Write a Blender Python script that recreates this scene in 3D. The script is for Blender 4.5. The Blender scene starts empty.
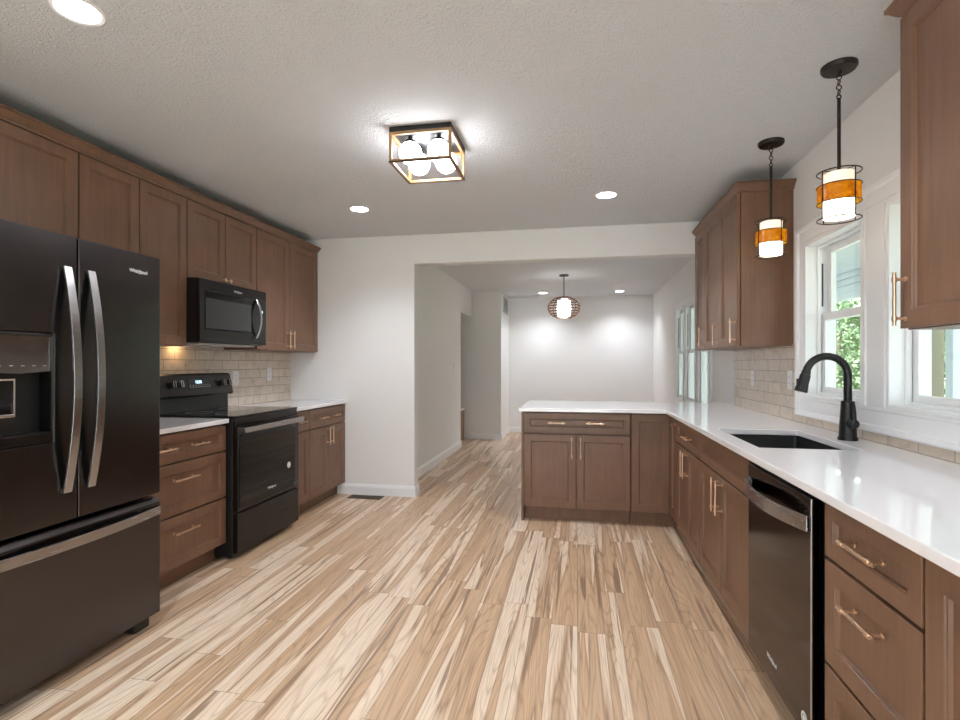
import bpy, bmesh, math, random
from mathutils import Vector, Matrix

random.seed(7)
R = math.radians
PI = math.pi
scn = bpy.context.scene
COL = scn.collection

# ------------------------------------------------------------------ camera, sky, exposure
cam_data = bpy.data.cameras.new('camera')
cam = bpy.data.objects.new('camera', cam_data)
COL.objects.link(cam)
cam.location = (0, 0, 1.2665)
cam.rotation_euler = (R(90), 0, math.atan(0.18588))
cam_data.sensor_width = 36
cam_data.lens = 521.3 / 960 * 36
cam_data.shift_y = 4.1 / 960
cam_data.clip_start = 0.02
scn.camera = cam

SKY_STRENGTH = 2.0
world = bpy.data.worlds.new('sky')
scn.world = world
world.use_nodes = True
wn = world.node_tree
for n in list(wn.nodes):
    wn.nodes.remove(n)
wo = wn.nodes.new('ShaderNodeOutputWorld')
wb = wn.nodes.new('ShaderNodeBackground')
wb.inputs['Color'].default_value = (0.86, 0.91, 1.0, 1)
wb.inputs['Strength'].default_value = SKY_STRENGTH
wn.links.new(wb.outputs[0], wo.inputs[0])

scn.view_settings.view_transform = 'Standard'
scn.view_settings.look = 'None'
scn.view_settings.gamma = 1
scn.view_settings.exposure = 1.50
scn.view_settings.use_curve_mapping = False
scn.cycles.use_denoising = True
scn.cycles.max_bounces = 10
scn.cycles.diffuse_bounces = 6
scn.cycles.transparent_max_bounces = 12
scn.cycles.sample_clamp_indirect = 6
scn.cycles.caustics_reflective = False
scn.cycles.caustics_refractive = False

LAMP = dict(recessed=10.0, recessed_far=10.0, spot=20.0, spot_far=20.0, globe=7.5, pendant=2.2, lantern=3.5, hood=8.0)


def portal(name, loc, rot, sx, sy):
    l = bpy.data.lights.new(name, 'AREA')
    l.shape = 'RECTANGLE'
    l.size, l.size_y = sx, sy
    l.cycles.is_portal = True
    o = bpy.data.objects.new(name, l)
    COL.objects.link(o)
    o.location = loc
    o.rotation_euler = rot
    return o


sun_data = bpy.data.lights.new('sun', 'SUN')
sun_data.energy = 11.0
sun_data.angle = R(4)
sun_data.color = (1.0, 0.96, 0.90)
sun = bpy.data.objects.new('sun', sun_data)
COL.objects.link(sun)
sun.rotation_euler = (R(8), R(-42), 0)

# ------------------------------------------------------------------ dimensions
H = 2.50            # ceiling
XL, XR = -2.82, 1.33
XT = XR - 0.008     # tile face on the right
YB = 4.77           # end wall of the kitchen
YF = 9.66           # far wall of the next room
YREAR = -2.2
XFL = -1.75         # left wall of the next room


# ------------------------------------------------------------------ materials
def new_mat(name):
    m = bpy.data.materials.new(name)
    m.use_nodes = True
    nt = m.node_tree
    bs = nt.nodes.get('Principled BSDF')
    return m, nt, bs


def N(nt, kind, **kw):
    n = nt.nodes.new('ShaderNode' + kind)
    for k, v in kw.items():
        if k in n.inputs:
            n.inputs[k].default_value = v
        else:
            setattr(n, k, v)
    return n


def math_n(nt, op, a, b=None, c=None):
    n = nt.nodes.new('ShaderNodeMath')
    n.operation = op
    for i, v in enumerate((a, b, c)):
        if v is None:
            continue
        if isinstance(v, (int, float)):
            n.inputs[i].default_value = v
        else:
            nt.links.new(v, n.inputs[i])
    return n.outputs[0]


def mixc(nt, fac, a, b, blend='MIX'):
    n = nt.nodes.new('ShaderNodeMix')
    n.data_type = 'RGBA'
    n.blend_type = blend
    for s, v in ((n.inputs[0], fac), (n.inputs[6], a), (n.inputs[7], b)):
        if isinstance(v, (int, float)):
            s.default_value = v
        elif isinstance(v, tuple):
            s.default_value = (*v, 1) if len(v) == 3 else v
        else:
            nt.links.new(v, s)
    return n.outputs[2]


def ramp(nt, fac, stops, interp='LINEAR'):
    n = nt.nodes.new('ShaderNodeValToRGB')
    n.color_ramp.interpolation = interp
    els = n.color_ramp.elements
    while len(els) > 1:
        els.remove(els[-1])
    els[0].position = stops[0][0]
    els[0].color = (*stops[0][1], 1)
    for p, c in stops[1:]:
        e = els.new(p)
        e.color = (*c, 1)
    nt.links.new(fac, n.inputs[0])
    return n.outputs[0]


def bump(nt, bs, height, strength=0.1, dist=0.002):
    b = nt.nodes.new('ShaderNodeBump')
    b.inputs['Strength'].default_value = strength
    b.inputs['Distance'].default_value = dist
    nt.links.new(height, b.inputs['Height'])
    nt.links.new(b.outputs[0], bs.inputs['Normal'])


def plain(name, col, rough=0.5, metal=0.0, spec=0.5, noise=0.04, scale=30.0, coat=0.0):
    m, nt, bs = new_mat(name)
    tc = N(nt, 'TexCoord')
    nz = N(nt, 'TexNoise', Scale=scale, Detail=3.0)
    nt.links.new(tc.outputs['Object'], nz.inputs['Vector'])
    c = mixc(nt, nz.outputs[0], tuple(v * (1 - noise) for v in col), tuple(min(1, v * (1 + noise)) for v in col))
    nt.links.new(c, bs.inputs['Base Color'])
    bs.inputs['Roughness'].default_value = rough
    bs.inputs['Metallic'].default_value = metal
    bs.inputs['Specular IOR Level'].default_value = spec
    bs.inputs['Coat Weight'].default_value = coat
    return m


def emit(name, col, strength):
    m, nt, bs = new_mat(name)
    bs.inputs['Base Color'].default_value = (0.9, 0.9, 0.9, 1)
    bs.inputs['Emission Color'].default_value = (*col, 1)
    bs.inputs['Emission Strength'].default_value = strength
    return m


def wood_mat(name, col, dark=0.80, rough=0.38):
    m, nt, bs = new_mat(name)
    tc = N(nt, 'TexCoord')
    oi = N(nt, 'ObjectInfo')
    off = N(nt, 'CombineXYZ')
    r17 = math_n(nt, 'MULTIPLY', oi.outputs['Random'], 17.0)
    for i in range(3):
        nt.links.new(r17, off.inputs[i])
    add = N(nt, 'VectorMath', operation='ADD')
    nt.links.new(tc.outputs['Object'], add.inputs[0])
    nt.links.new(off.outputs[0], add.inputs[1])
    mp = N(nt, 'Mapping')
    mp.inputs['Scale'].default_value = (60, 60, 3.0)
    nt.links.new(add.outputs[0], mp.inputs['Vector'])
    n1 = N(nt, 'TexNoise', Scale=1.0, Detail=4.0, Distortion=0.3)
    nt.links.new(mp.outputs[0], n1.inputs['Vector'])
    n2 = N(nt, 'TexNoise', Scale=5.0, Detail=3.0)
    nt.links.new(add.outputs[0], n2.inputs['Vector'])
    f = math_n(nt, 'ADD', math_n(nt, 'MULTIPLY', n1.outputs[0], 0.55), math_n(nt, 'MULTIPLY', n2.outputs[0], 0.45))
    c = ramp(nt, f, [(0.30, tuple(v * dark for v in col)), (0.52, col), (0.72, tuple(min(1, v * 1.18) for v in col))])
    nt.links.new(c, bs.inputs['Base Color'])
    bs.inputs['Roughness'].default_value = rough
    bump(nt, bs, n1.outputs[0], 0.03, 0.001)
    return m


def floor_mat():
    m, nt, bs = new_mat('hickory planks')
    tc = N(nt, 'TexCoord')
    sep = N(nt, 'SeparateXYZ')
    nt.links.new(tc.outputs['Object'], sep.inputs[0])
    W, L = 0.127, 1.22
    px = math_n(nt, 'DIVIDE', math_n(nt, 'ADD', sep.outputs['X'], 10.03), W)
    ix = math_n(nt, 'FLOOR', px)
    fx = math_n(nt, 'FRACT', px)
    w1 = N(nt, 'TexWhiteNoise', noise_dimensions='1D')
    nt.links.new(ix, w1.inputs['W'])
    py = math_n(nt, 'DIVIDE', math_n(nt, 'ADD', sep.outputs['Y'], math_n(nt, 'MULTIPLY', w1.outputs['Value'], 7.3)), L)
    iy = math_n(nt, 'FLOOR', py)
    fy = math_n(nt, 'FRACT', py)
    cid = N(nt, 'CombineXYZ')
    nt.links.new(ix, cid.inputs[0])
    nt.links.new(iy, cid.inputs[1])
    w2 = N(nt, 'TexWhiteNoise', noise_dimensions='2D')
    nt.links.new(cid.outputs[0], w2.inputs['Vector'])
    rs = N(nt, 'SeparateColor')
    nt.links.new(w2.outputs['Color'], rs.inputs[0])
    r1, r2, r3 = rs.outputs[0], rs.outputs[1], rs.outputs[2]

    def coords(sx, sy):
        v = N(nt, 'CombineXYZ')
        nt.links.new(math_n(nt, 'ADD', math_n(nt, 'MULTIPLY', sep.outputs['X'], sx), math_n(nt, 'MULTIPLY', r1, 31.0)), v.inputs[0])
        nt.links.new(math_n(nt, 'ADD', math_n(nt, 'MULTIPLY', sep.outputs['Y'], sy), math_n(nt, 'MULTIPLY', r2, 47.0)), v.inputs[1])
        nt.links.new(math_n(nt, 'MULTIPLY', r3, 19.0), v.inputs[2])
        return v.outputs[0]

    # broad heartwood / sapwood bands with a dark line where they meet
    a = N(nt, 'TexNoise', Scale=1.0, Detail=2.0, Distortion=0.6)
    nt.links.new(coords(10.5, 0.36), a.inputs['Vector'])
    band = math_n(nt, 'ADD', a.outputs[0], math_n(nt, 'MULTIPLY', math_n(nt, 'SUBTRACT', r3, 0.5), 0.13))
    base = ramp(nt, band, [(0.30, (0.87, 0.715, 0.565)), (0.455, (0.84, 0.665, 0.505)), (0.482, (0.66, 0.475, 0.325)), (0.495, (0.45, 0.295, 0.19)), (0.51, (0.58, 0.395, 0.255)),
                           (0.56, (0.68, 0.47, 0.305)), (0.66, (0.60, 0.40, 0.25)), (0.76, (0.50, 0.33, 0.215))])
    # cathedral rings
    b = N(nt, 'TexNoise', Scale=1.0, Detail=1.0, Distortion=0.2)
    nt.links.new(coords(7.0, 0.55), b.inputs['Vector'])
    ring = math_n(nt, 'PINGPONG', math_n(nt, 'MULTIPLY', b.outputs[0], 22.0), 0.5)
    ringc = ramp(nt, ring, [(0.0, (0.78, 0.73, 0.68)), (0.2, (1, 1, 1)), (0.5, (1.0, 1.0, 1.0))])
    c = mixc(nt, 0.75, base, ringc, 'MULTIPLY')
    # fine grain
    g = N(nt, 'TexNoise', Scale=1.0, Detail=4.0)
    nt.links.new(coords(170.0, 6.0), g.inputs['Vector'])
    gc = ramp(nt, g.outputs[0], [(0.3, (0.84, 0.82, 0.80)), (0.6, (1.04, 1.04, 1.04))])
    c = mixc(nt, 0.8, c, gc, 'MULTIPLY')
    # dark mineral streaks
    s = N(nt, 'TexNoise', Scale=1.0, Detail=3.0, Distortion=0.5)
    nt.links.new(coords(26.0, 0.8), s.inputs['Vector'])
    sm = ramp(nt, s.outputs[0], [(0.61, (0, 0, 0)), (0.655, (0.85, 0.85, 0.85))])
    smv = N(nt, 'SeparateColor')
    nt.links.new(sm, smv.inputs[0])
    c = mixc(nt, smv.outputs[0], c, (0.30, 0.19, 0.125))
    # seams
    ex = math_n(nt, 'GREATER_THAN', math_n(nt, 'ABSOLUTE', math_n(nt, 'SUBTRACT', fx, 0.5)), 0.490)
    ey = math_n(nt, 'GREATER_THAN', math_n(nt, 'ABSOLUTE', math_n(nt, 'SUBTRACT', fy, 0.5)), 0.4988)
    seam = math_n(nt, 'MAXIMUM', ex, ey)
    c = mixc(nt, math_n(nt, 'MULTIPLY', seam, 0.55), c, (0.20, 0.13, 0.085))
    nt.links.new(c, bs.inputs['Base Color'])
    bs.inputs['Roughness'].default_value = 0.34
    bs.inputs['Specular IOR Level'].default_value = 0.4
    hgt = math_n(nt, 'SUBTRACT', math_n(nt, 'MULTIPLY', g.outputs[0], 0.3), seam)
    bump(nt, bs, hgt, 0.12, 0.001)
    return m


def tile_mat():
    m, nt, bs = new_mat('cream subway tile')
    tc = N(nt, 'TexCoord')
    sep = N(nt, 'SeparateXYZ')
    nt.links.new(tc.outputs['Object'], sep.inputs[0])
    v = N(nt, 'CombineXYZ')
    nt.links.new(sep.outputs['Y'], v.inputs[0])
    nt.links.new(math_n(nt, 'SUBTRACT', sep.outputs['Z'], 0.915), v.inputs[1])
    br = N(nt, 'TexBrick')
    br.offset = 0.5
    br.inputs['Scale'].default_value = 1.0
    br.inputs['Brick Width'].default_value = 0.203
    br.inputs['Row Height'].default_value = 0.0765
    br.inputs['Mortar Size'].default_value = 0.0030
    br.inputs['Mortar Smooth'].default_value = 0.2
    br.inputs['Bias'].default_value = 0.0
    br.inputs['Color1'].default_value = (0.70, 0.61, 0.51, 1)
    br.inputs['Color2'].default_value = (0.61, 0.525, 0.43, 1)
    br.inputs['Mortar'].default_value = (0.36, 0.30, 0.245, 1)
    nt.links.new(v.outputs[0], br.inputs['Vector'])
    n1 = N(nt, 'TexNoise', Scale=11.0, Detail=5.0, Distortion=1.6)
    nt.links.new(tc.outputs['Object'], n1.inputs['Vector'])
    vein = ramp(nt, n1.outputs[0], [(0.33, (0.84, 0.82, 0.80)), (0.5, (1, 1, 1)), (0.7, (1.08, 1.08, 1.08))])
    c = mixc(nt, 0.8, br.outputs['Color'], vein, 'MULTIPLY')
    nt.links.new(c, bs.inputs['Base Color'])
    bs.inputs['Roughness'].default_value = 0.30
    inv = math_n(nt, 'SUBTRACT', 1.0, br.outputs['Fac'])
    bump(nt, bs, inv, 0.5, 0.002)
    return m


def ceiling_mat():
    m, nt, bs = new_mat('textured ceiling paint')
    tc = N(nt, 'TexCoord')
    n1 = N(nt, 'TexNoise', Scale=95.0, Detail=4.0, Roughness=0.65)
    nt.links.new(tc.outputs['Object'], n1.inputs['Vector'])
    bs.inputs['Base Color'].default_value = (0.87, 0.885, 0.915, 1)
    bs.inputs['Roughness'].default_value = 0.9
    bump(nt, bs, n1.outputs[0], 1.0, 0.022)
    return m


def glass_mat():
    m, nt, bs = new_mat('window glass')
    nt.nodes.remove(bs)
    out = nt.nodes['Material Output']
    t = N(nt, 'BsdfTransparent')
    t.inputs[0].default_value = (0.95, 0.98, 0.97, 1)
    g = N(nt, 'BsdfGlossy', Roughness=0.0)
    lw = N(nt, 'LayerWeight', Blend=0.5)
    fac = math_n(nt, 'ADD', math_n(nt, 'MULTIPLY', math_n(nt, 'POWER', lw.outputs['Facing'], 5.0), 0.5), 0.03)
    mx = N(nt, 'MixShader')
    nt.links.new(fac, mx.inputs[0])
    nt.links.new(t.outputs[0], mx.inputs[1])
    nt.links.new(g.outputs[0], mx.inputs[2])
    nt.links.new(mx.outputs[0], out.inputs[0])
    return m


def amber_mat():
    m, nt, bs = new_mat('amber mica')
    nt.nodes.remove(bs)
    out = nt.nodes['Material Output']
    tc = N(nt, 'TexCoord')
    n1 = N(nt, 'TexNoise', Scale=38.0, Detail=4.0, Distortion=0.8)
    nt.links.new(tc.outputs['Object'], n1.inputs['Vector'])
    c = ramp(nt, n1.outputs[0], [(0.3, (0.33, 0.145, 0.003)), (0.5, (0.47, 0.26, 0.005)), (0.7, (0.58, 0.38, 0.02))])
    tr = N(nt, 'BsdfTranslucent')
    df = N(nt, 'BsdfDiffuse')
    gl = N(nt, 'BsdfGlossy', Roughness=0.2)
    nt.links.new(c, tr.inputs[0])
    nt.links.new(c, df.inputs[0])
    m1 = N(nt, 'MixShader')
    m1.inputs[0].default_value = 0.2
    nt.links.new(tr.outputs[0], m1.inputs[1])
    nt.links.new(df.outputs[0], m1.inputs[2])
    m2 = N(nt, 'MixShader')
    m2.inputs[0].default_value = 0.04
    nt.links.new(m1.outputs[0], m2.inputs[1])
    nt.links.new(gl.outputs[0], m2.inputs[2])
    nt.links.new(m2.outputs[0], out.inputs[0])
    return m


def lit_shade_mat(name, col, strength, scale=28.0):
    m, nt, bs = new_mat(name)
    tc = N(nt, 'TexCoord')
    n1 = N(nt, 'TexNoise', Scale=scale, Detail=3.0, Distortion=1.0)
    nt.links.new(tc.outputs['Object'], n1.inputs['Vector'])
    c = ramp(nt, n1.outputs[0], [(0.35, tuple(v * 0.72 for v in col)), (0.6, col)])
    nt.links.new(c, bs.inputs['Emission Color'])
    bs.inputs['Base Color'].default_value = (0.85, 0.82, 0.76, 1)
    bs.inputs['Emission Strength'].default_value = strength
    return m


def brushed(name, col, rough=0.3, metal=1.0, axis=2):
    m, nt, bs = new_mat(name)
    tc = N(nt, 'TexCoord')
    mp = N(nt, 'Mapping')
    sc = [90.0, 90.0, 90.0]
    sc[axis] = 3.0
    mp.inputs['Scale'].default_value = sc
    nt.links.new(tc.outputs['Object'], mp.inputs['Vector'])
    n1 = N(nt, 'TexNoise', Scale=1.0, Detail=2.0)
    nt.links.new(mp.outputs[0], n1.inputs['Vector'])
    c = mixc(nt, n1.outputs[0], tuple(v * 0.95 for v in col), tuple(min(1, v * 1.05) for v in col))
    nt.links.new(c, bs.inputs['Base Color'])
    bs.inputs['Metallic'].default_value = metal
    r = math_n(nt, 'ADD', math_n(nt, 'MULTIPLY', n1.outputs[0], 0.03), rough - 0.015)
    nt.links.new(r, bs.inputs['Roughness'])
    return m


def lawn_mat():
    m, nt, bs = new_mat('lawn')
    tc = N(nt, 'TexCoord')
    n1 = N(nt, 'TexNoise', Scale=3.0, Detail=6.0)
    nt.links.new(tc.outputs['Object'], n1.inputs['Vector'])
    c = ramp(nt, n1.outputs[0], [(0.3, (0.12, 0.15, 0.08)), (0.7, (0.20, 0.23, 0.14))])
    nt.links.new(c, bs.inputs['Base Color'])
    bs.inputs['Roughness'].default_value = 0.9
    return m


def leaf_mat():
    m, nt, bs = new_mat('leaves')
    tc = N(nt, 'TexCoord')
    n1 = N(nt, 'TexNoise', Scale=1.3, Detail=6.0)
    nt.links.new(tc.outputs['Object'], n1.inputs['Vector'])
    c = ramp(nt, n1.outputs[0], [(0.3, (0.055, 0.11, 0.04)), (0.55, (0.13, 0.21, 0.095)), (0.75, (0.24, 0.31, 0.19))])
    nt.links.new(c, bs.inputs['Base Color'])
    bs.inputs['Roughness'].default_value = 0.6
    return m


WOOD = (0.194, 0.102, 0.060)
M = {}
M['wood'] = wood_mat('brown stained maple', WOOD)
M['floor'] = floor_mat()
M['tile'] = tile_mat()
M['ceiling'] = ceiling_mat()
M['paint'] = plain('off-white wall paint', (0.82, 0.815, 0.81), 0.75, noise=0.012, scale=6)
M['trim'] = plain('white trim paint', (0.84, 0.85, 0.86), 0.35, noise=0.01)
M['vinyl'] = plain('white vinyl sash', (0.86, 0.87, 0.88), 0.3, noise=0.01)
M['quartz'] = plain('white quartz', (0.87, 0.86, 0.88), 0.045, spec=0.55, noise=0.02, scale=60)
M['brass'] = brushed('champagne brass', (0.74, 0.53, 0.38), 0.28)
M['blackss'] = brushed('black stainless', (0.098, 0.090, 0.092), 0.25, axis=0)
M['blackss_dark'] = brushed('black stainless panel', (0.052, 0.049, 0.050), 0.28, axis=0)
M['blackss_gloss'] = brushed('polished black stainless', (0.066, 0.057, 0.055), 0.13, axis=0)
M['steel'] = brushed('grey stainless handle', (0.42, 0.41, 0.415), 0.27, axis=0)
M['steel_v'] = brushed('grey stainless upright handle', (0.42, 0.415, 0.42), 0.25, axis=2)
M['chrome'] = plain('bright metal', (0.80, 0.80, 0.80), 0.15, 1.0, noise=0.01)
M['black'] = plain('black plastic', (0.012, 0.012, 0.013), 0.42)
M['blackgloss'] = plain('black glass', (0.006, 0.006, 0.0065), 0.05, spec=0.4, noise=0.0)
M['mwglass'] = plain('grey oven window glass', (0.045, 0.048, 0.05), 0.12, spec=0.5, noise=0.02)
M['matteblack'] = plain('matte black metal', (0.014, 0.014, 0.015), 0.34, 0.3)
M['panelmirror'] = plain('dark mirrored panel', (0.22, 0.21, 0.21), 0.08, 0.9, noise=0.01)
M['silver'] = plain('silver lettering', (0.75, 0.75, 0.76), 0.35, 0.1, noise=0.0)
M['register'] = plain('brown register metal', (0.13, 0.095, 0.07), 0.45, 0.4)
M['bronze'] = plain('dark bronze', (0.030, 0.022, 0.018), 0.4, 0.6)
M['sink'] = plain('black sink composite', (0.012, 0.012, 0.013), 0.35)
M['glass'] = glass_mat()
M['amber'] = amber_mat()
M['white'] = plain('white plastic', (0.80, 0.80, 0.80), 0.35, noise=0.01)
M['led'] = emit('downlight lens', (0.97, 0.96, 1.0), LAMP['recessed'])
M['led_far'] = emit('far downlight lens', (0.94, 0.95, 1.0), LAMP['recessed_far'])
M['globe'] = emit('opal globe', (0.95, 0.96, 1.0), LAMP['globe'])
M['pendant_glow'] = lit_shade_mat('stone glass diffuser', (1.0, 0.90, 0.74), LAMP['pendant'])
M['pendant_dim_top'] = lit_shade_mat('mottled cream dim glow', (1.0, 0.82, 0.60), 0.30, 60.0)  # weaker glow set in the emission for the top of the shade
M['lantern_glow'] = emit('lantern diffuser', (1.0, 0.97, 0.95), LAMP['lantern'])
M['hood_glow'] = emit('hood lamp lens', (1.0, 0.62, 0.28), LAMP['hood'])
M['display'] = emit('clock digits', (0.45, 0.75, 1.0), 1.6)
M['goldwood'] = plain('light oak', (0.32, 0.185, 0.08), 0.45, noise=0.15, scale=50)
M['slatwood'] = plain('dark bent wood', (0.17, 0.09, 0.055), 0.5, noise=0.1)
M['grille'] = plain('grey vent metal', (0.50, 0.51, 0.52), 0.5)
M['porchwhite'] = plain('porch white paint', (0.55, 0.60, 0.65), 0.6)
M['porchwood'] = plain('weathered pine post', (0.25, 0.225, 0.15), 0.7, noise=0.12)
M['concrete'] = plain('pale concrete', (0.76, 0.75, 0.75), 0.8)
M['lawn'] = lawn_mat()
M['leaf'] = leaf_mat()
M['siding'] = plain('pale house siding', (0.66, 0.60, 0.57), 0.7)
M['bark'] = plain('bark', (0.13, 0.09, 0.06), 0.9, noise=0.3)
M['cabwood_hall'] = wood_mat('light brown vanity wood', (0.36, 0.22, 0.13))
M['paper'] = plain('white printed sticker', (0.78, 0.78, 0.78), 0.4)
M['green_badge'] = plain('printed badge ink', (0.25, 0.30, 0.28), 0.5)


# ------------------------------------------------------------------ mesh builder
class MB:
    def __init__(self):
        self.v, self.f = [], []

    def add(self, verts, faces):
        o = len(self.v)
        self.v += [tuple(p) for p in verts]
        self.f += [tuple(i + o for i in f) for f in faces]
        return self

    def box(self, x0, x1, y0, y1, z0, z1):
        x0, x1 = min(x0, x1), max(x0, x1)
        y0, y1 = min(y0, y1), max(y0, y1)
        z0, z1 = min(z0, z1), max(z0, z1)
        return self.add([(x0, y0, z0), (x1, y0, z0), (x1, y1, z0), (x0, y1, z0), (x0, y0, z1), (x1, y0, z1), (x1, y1, z1), (x0, y1, z1)],
                        [(0, 3, 2, 1), (4, 5, 6, 7), (0, 1, 5, 4), (1, 2, 6, 5), (2, 3, 7, 6), (3, 0, 4, 7)])

    def prism(self, poly, a, b, fmap):
        """poly: 2D points; extruded between a and b; fmap(u, v, w) -> xyz"""
        n = len(poly)
        vs = [fmap(u, v, a) for u, v in poly] + [fmap(u, v, b) for u, v in poly]
        fs = [tuple(range(n - 1, -1, -1)), tuple(range(n, 2 * n))]
        fs += [(i, (i + 1) % n, n + (i + 1) % n, n + i) for i in range(n)]
        return self.add(vs, fs)

    def tube(self, pts, r, seg=12, caps=True):
        pts = [Vector(p) for p in pts]
        rs = r if isinstance(r, (list, tuple)) else [r] * len(pts)
        vs, fs = [], []
        t0 = (pts[1] - pts[0]).normalized()
        up = Vector((0, 0, 1)) if abs(t0.z) < 0.9 else Vector((1, 0, 0))
        nrm = t0.cross(up).normalized()
        for i, p in enumerate(pts):
            if i == 0:
                t = pts[1] - pts[0]
            elif i == len(pts) - 1:
                t = pts[-1] - pts[-2]
            else:
                t = (pts[i + 1] - pts[i]).normalized() + (pts[i] - pts[i - 1]).normalized()
            t.normalize()
            nrm = (nrm - t * nrm.dot(t)).normalized()
            b = t.cross(nrm)
            for k in range(seg):
                a = 2 * PI * k / seg
                vs.append(p + (nrm * math.cos(a) + b * math.sin(a)) * rs[i])
        for i in range(len(pts) - 1):
            for k in range(seg):
                k2 = (k + 1) % seg
                fs.append((i * seg + k, i * seg + k2, (i + 1) * seg + k2, (i + 1) * seg + k))
        if caps:
            fs.append(tuple(range(seg - 1, -1, -1)))
            fs.append(tuple((len(pts) - 1) * seg + k for k in range(seg)))
        return self.add(vs, fs)

    def ring(self, c, R_, r, seg=32, s2=8, axis='z', sq=None):
        """torus around axis at c"""
        vs, fs = [], []
        for i in range(seg):
            a = 2 * PI * i / seg
            for k in range(s2):
                b = 2 * PI * k / s2
                rr = R_ + r * math.cos(b)
                h = (sq if sq else r) * math.sin(b)
                p = (rr * math.cos(a), rr * math.sin(a), h)
                if axis == 'x':
                    p = (p[2], p[0], p[1])
                elif axis == 'y':
                    p = (p[0], p[2], p[1])
                vs.append((c[0] + p[0], c[1] + p[1], c[2] + p[2]))
        for i in range(seg):
            for k in range(s2):
                i2, k2 = (i + 1) % seg, (k + 1) % s2
                fs.append((i * s2 + k, i2 * s2 + k, i2 * s2 + k2, i * s2 + k2))
        return self.add(vs, fs)

    def lathe(self, prof, c=(0, 0, 0), seg=32, axis='z', closed=False):
        """prof: (r, h) pairs bottom to top, ends capped unless closed ring profile"""
        vs, fs = [], []
        n = len(prof)
        for r, h in prof:
            for k in range(seg):
                a = 2 * PI * k / seg
                p = (r * math.cos(a), r * math.sin(a), h)
                if axis == 'x':
                    p = (p[2], p[0], p[1])
                elif axis == 'y':
                    p = (p[0], p[2], p[1])
                vs.append((c[0] + p[0], c[1] + p[1], c[2] + p[2]))
        for i in range(n if closed else n - 1):
            j = (i + 1) % n
            for k in range(seg):
                k2 = (k + 1) % seg
                fs.append((i * seg + k, i * seg + k2, j * seg + k2, j * seg + k))
        if not closed:
            fs.append(tuple(range(seg - 1, -1, -1)))
            fs.append(tuple((n - 1) * seg + k for k in range(seg)))
        return self.add(vs, fs)

    def grid(self, us, vs_, w0, w1, fmap, solid):
        """slab with holes: cells of the us x vs grid where solid(uc, vc)"""
        nu, nv = len(us) - 1, len(vs_) - 1
        occ = [[solid((us[i] + us[i + 1]) / 2, (vs_[j] + vs_[j + 1]) / 2) for j in range(nv)] for i in range(nu)]
        idx, V, F = {}, [], []

        def vid(i, j, k):
            if (i, j, k) not in idx:
                idx[(i, j, k)] = len(V)
                V.append(fmap(us[i], vs_[j], (w0, w1)[k]))
            return idx[(i, j, k)]
        g = lambda i, j: 0 <= i < nu and 0 <= j < nv and occ[i][j]
        for i in range(nu):
            for j in range(nv):
                if not occ[i][j]:
                    continue
                F.append((vid(i, j, 0), vid(i, j + 1, 0), vid(i + 1, j + 1, 0), vid(i + 1, j, 0)))
                F.append((vid(i, j, 1), vid(i + 1, j, 1), vid(i + 1, j + 1, 1), vid(i, j + 1, 1)))
                if not g(i - 1, j):
                    F.append((vid(i, j, 0), vid(i, j, 1), vid(i, j + 1, 1), vid(i, j + 1, 0)))
                if not g(i + 1, j):
                    F.append((vid(i + 1, j, 0), vid(i + 1, j + 1, 0), vid(i + 1, j + 1, 1), vid(i + 1, j, 1)))
                if not g(i, j - 1):
                    F.append((vid(i, j, 0), vid(i + 1, j, 0), vid(i + 1, j, 1), vid(i, j, 1)))
                if not g(i, j + 1):
                    F.append((vid(i, j + 1, 0), vid(i, j + 1, 1), vid(i + 1, j + 1, 1), vid(i + 1, j + 1, 0)))
        return self.add(V, F)

    def sweep(self, path, prof, fmap, closed=False):
        """profile (d, h) swept along a 2D path with mitred corners; d is to the left of travel"""
        n = len(path)
        P = [Vector(p) for p in path]
        vs, fs = [], []
        m = len(prof)
        for i in range(n):
            if closed or 0 < i < n - 1:
                d1 = (P[i] - P[i - 1]).normalized()
                d2 = (P[(i + 1) % n] - P[i]).normalized()
                n1, n2 = Vector((-d1.y, d1.x)), Vector((-d2.y, d2.x))
                b = (n1 + n2)
                off = b / (1 + n1.dot(n2))
            else:
                d = (P[1] - P[0]).normalized() if i == 0 else (P[-1] - P[-2]).normalized()
                off = Vector((-d.y, d.x))
            for dd, h in prof:
                q = P[i] + off * dd
                vs.append(fmap(q.x, q.y, h))
        for i in range(n if closed else n - 1):
            j = (i + 1) % n
            for k in range(m):
                k2 = (k + 1) % m
                fs.append((i * m + k, i * m + k2, j * m + k2, j * m + k))
        if not closed:
            fs.append(tuple(range(m - 1, -1, -1)))
            fs.append(tuple((n - 1) * m + k for k in range(m)))
        return self.add(vs, fs)

    def build(self, name, mat, parent=None, bevel=0.0, smooth=False, seg=2, loc=None):
        me = bpy.data.meshes.new(name)
        me.from_pydata(self.v, [], self.f)
        bm = bmesh.new()
        bm.from_mesh(me)
        bmesh.ops.recalc_face_normals(bm, faces=bm.faces)
        bm.to_mesh(me)
        bm.free()
        me.materials.append(M[mat] if isinstance(mat, str) else mat)
        o = bpy.data.objects.new(name, me)
        COL.objects.link(o)
        if parent:
            o.parent = parent
        if loc:
            o.location = loc
        if smooth:
            for p in me.polygons:
                p.use_smooth = True
            me.set_sharp_from_angle(angle=R(38))
        if bevel:
            b = o.modifiers.new('bevel', 'BEVEL')
            b.width = bevel
            b.segments = seg
            b.limit_method = 'ANGLE'
            b.angle_limit = R(40)
        return o


def empty(name, loc=(0, 0, 0), rz=0.0, parent=None):
    o = bpy.data.objects.new(name, None)
    COL.objects.link(o)
    o.location = loc
    o.rotation_euler = (0, 0, rz)
    o.empty_display_size = 0.1
    if parent:
        o.parent = parent
    return o


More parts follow.
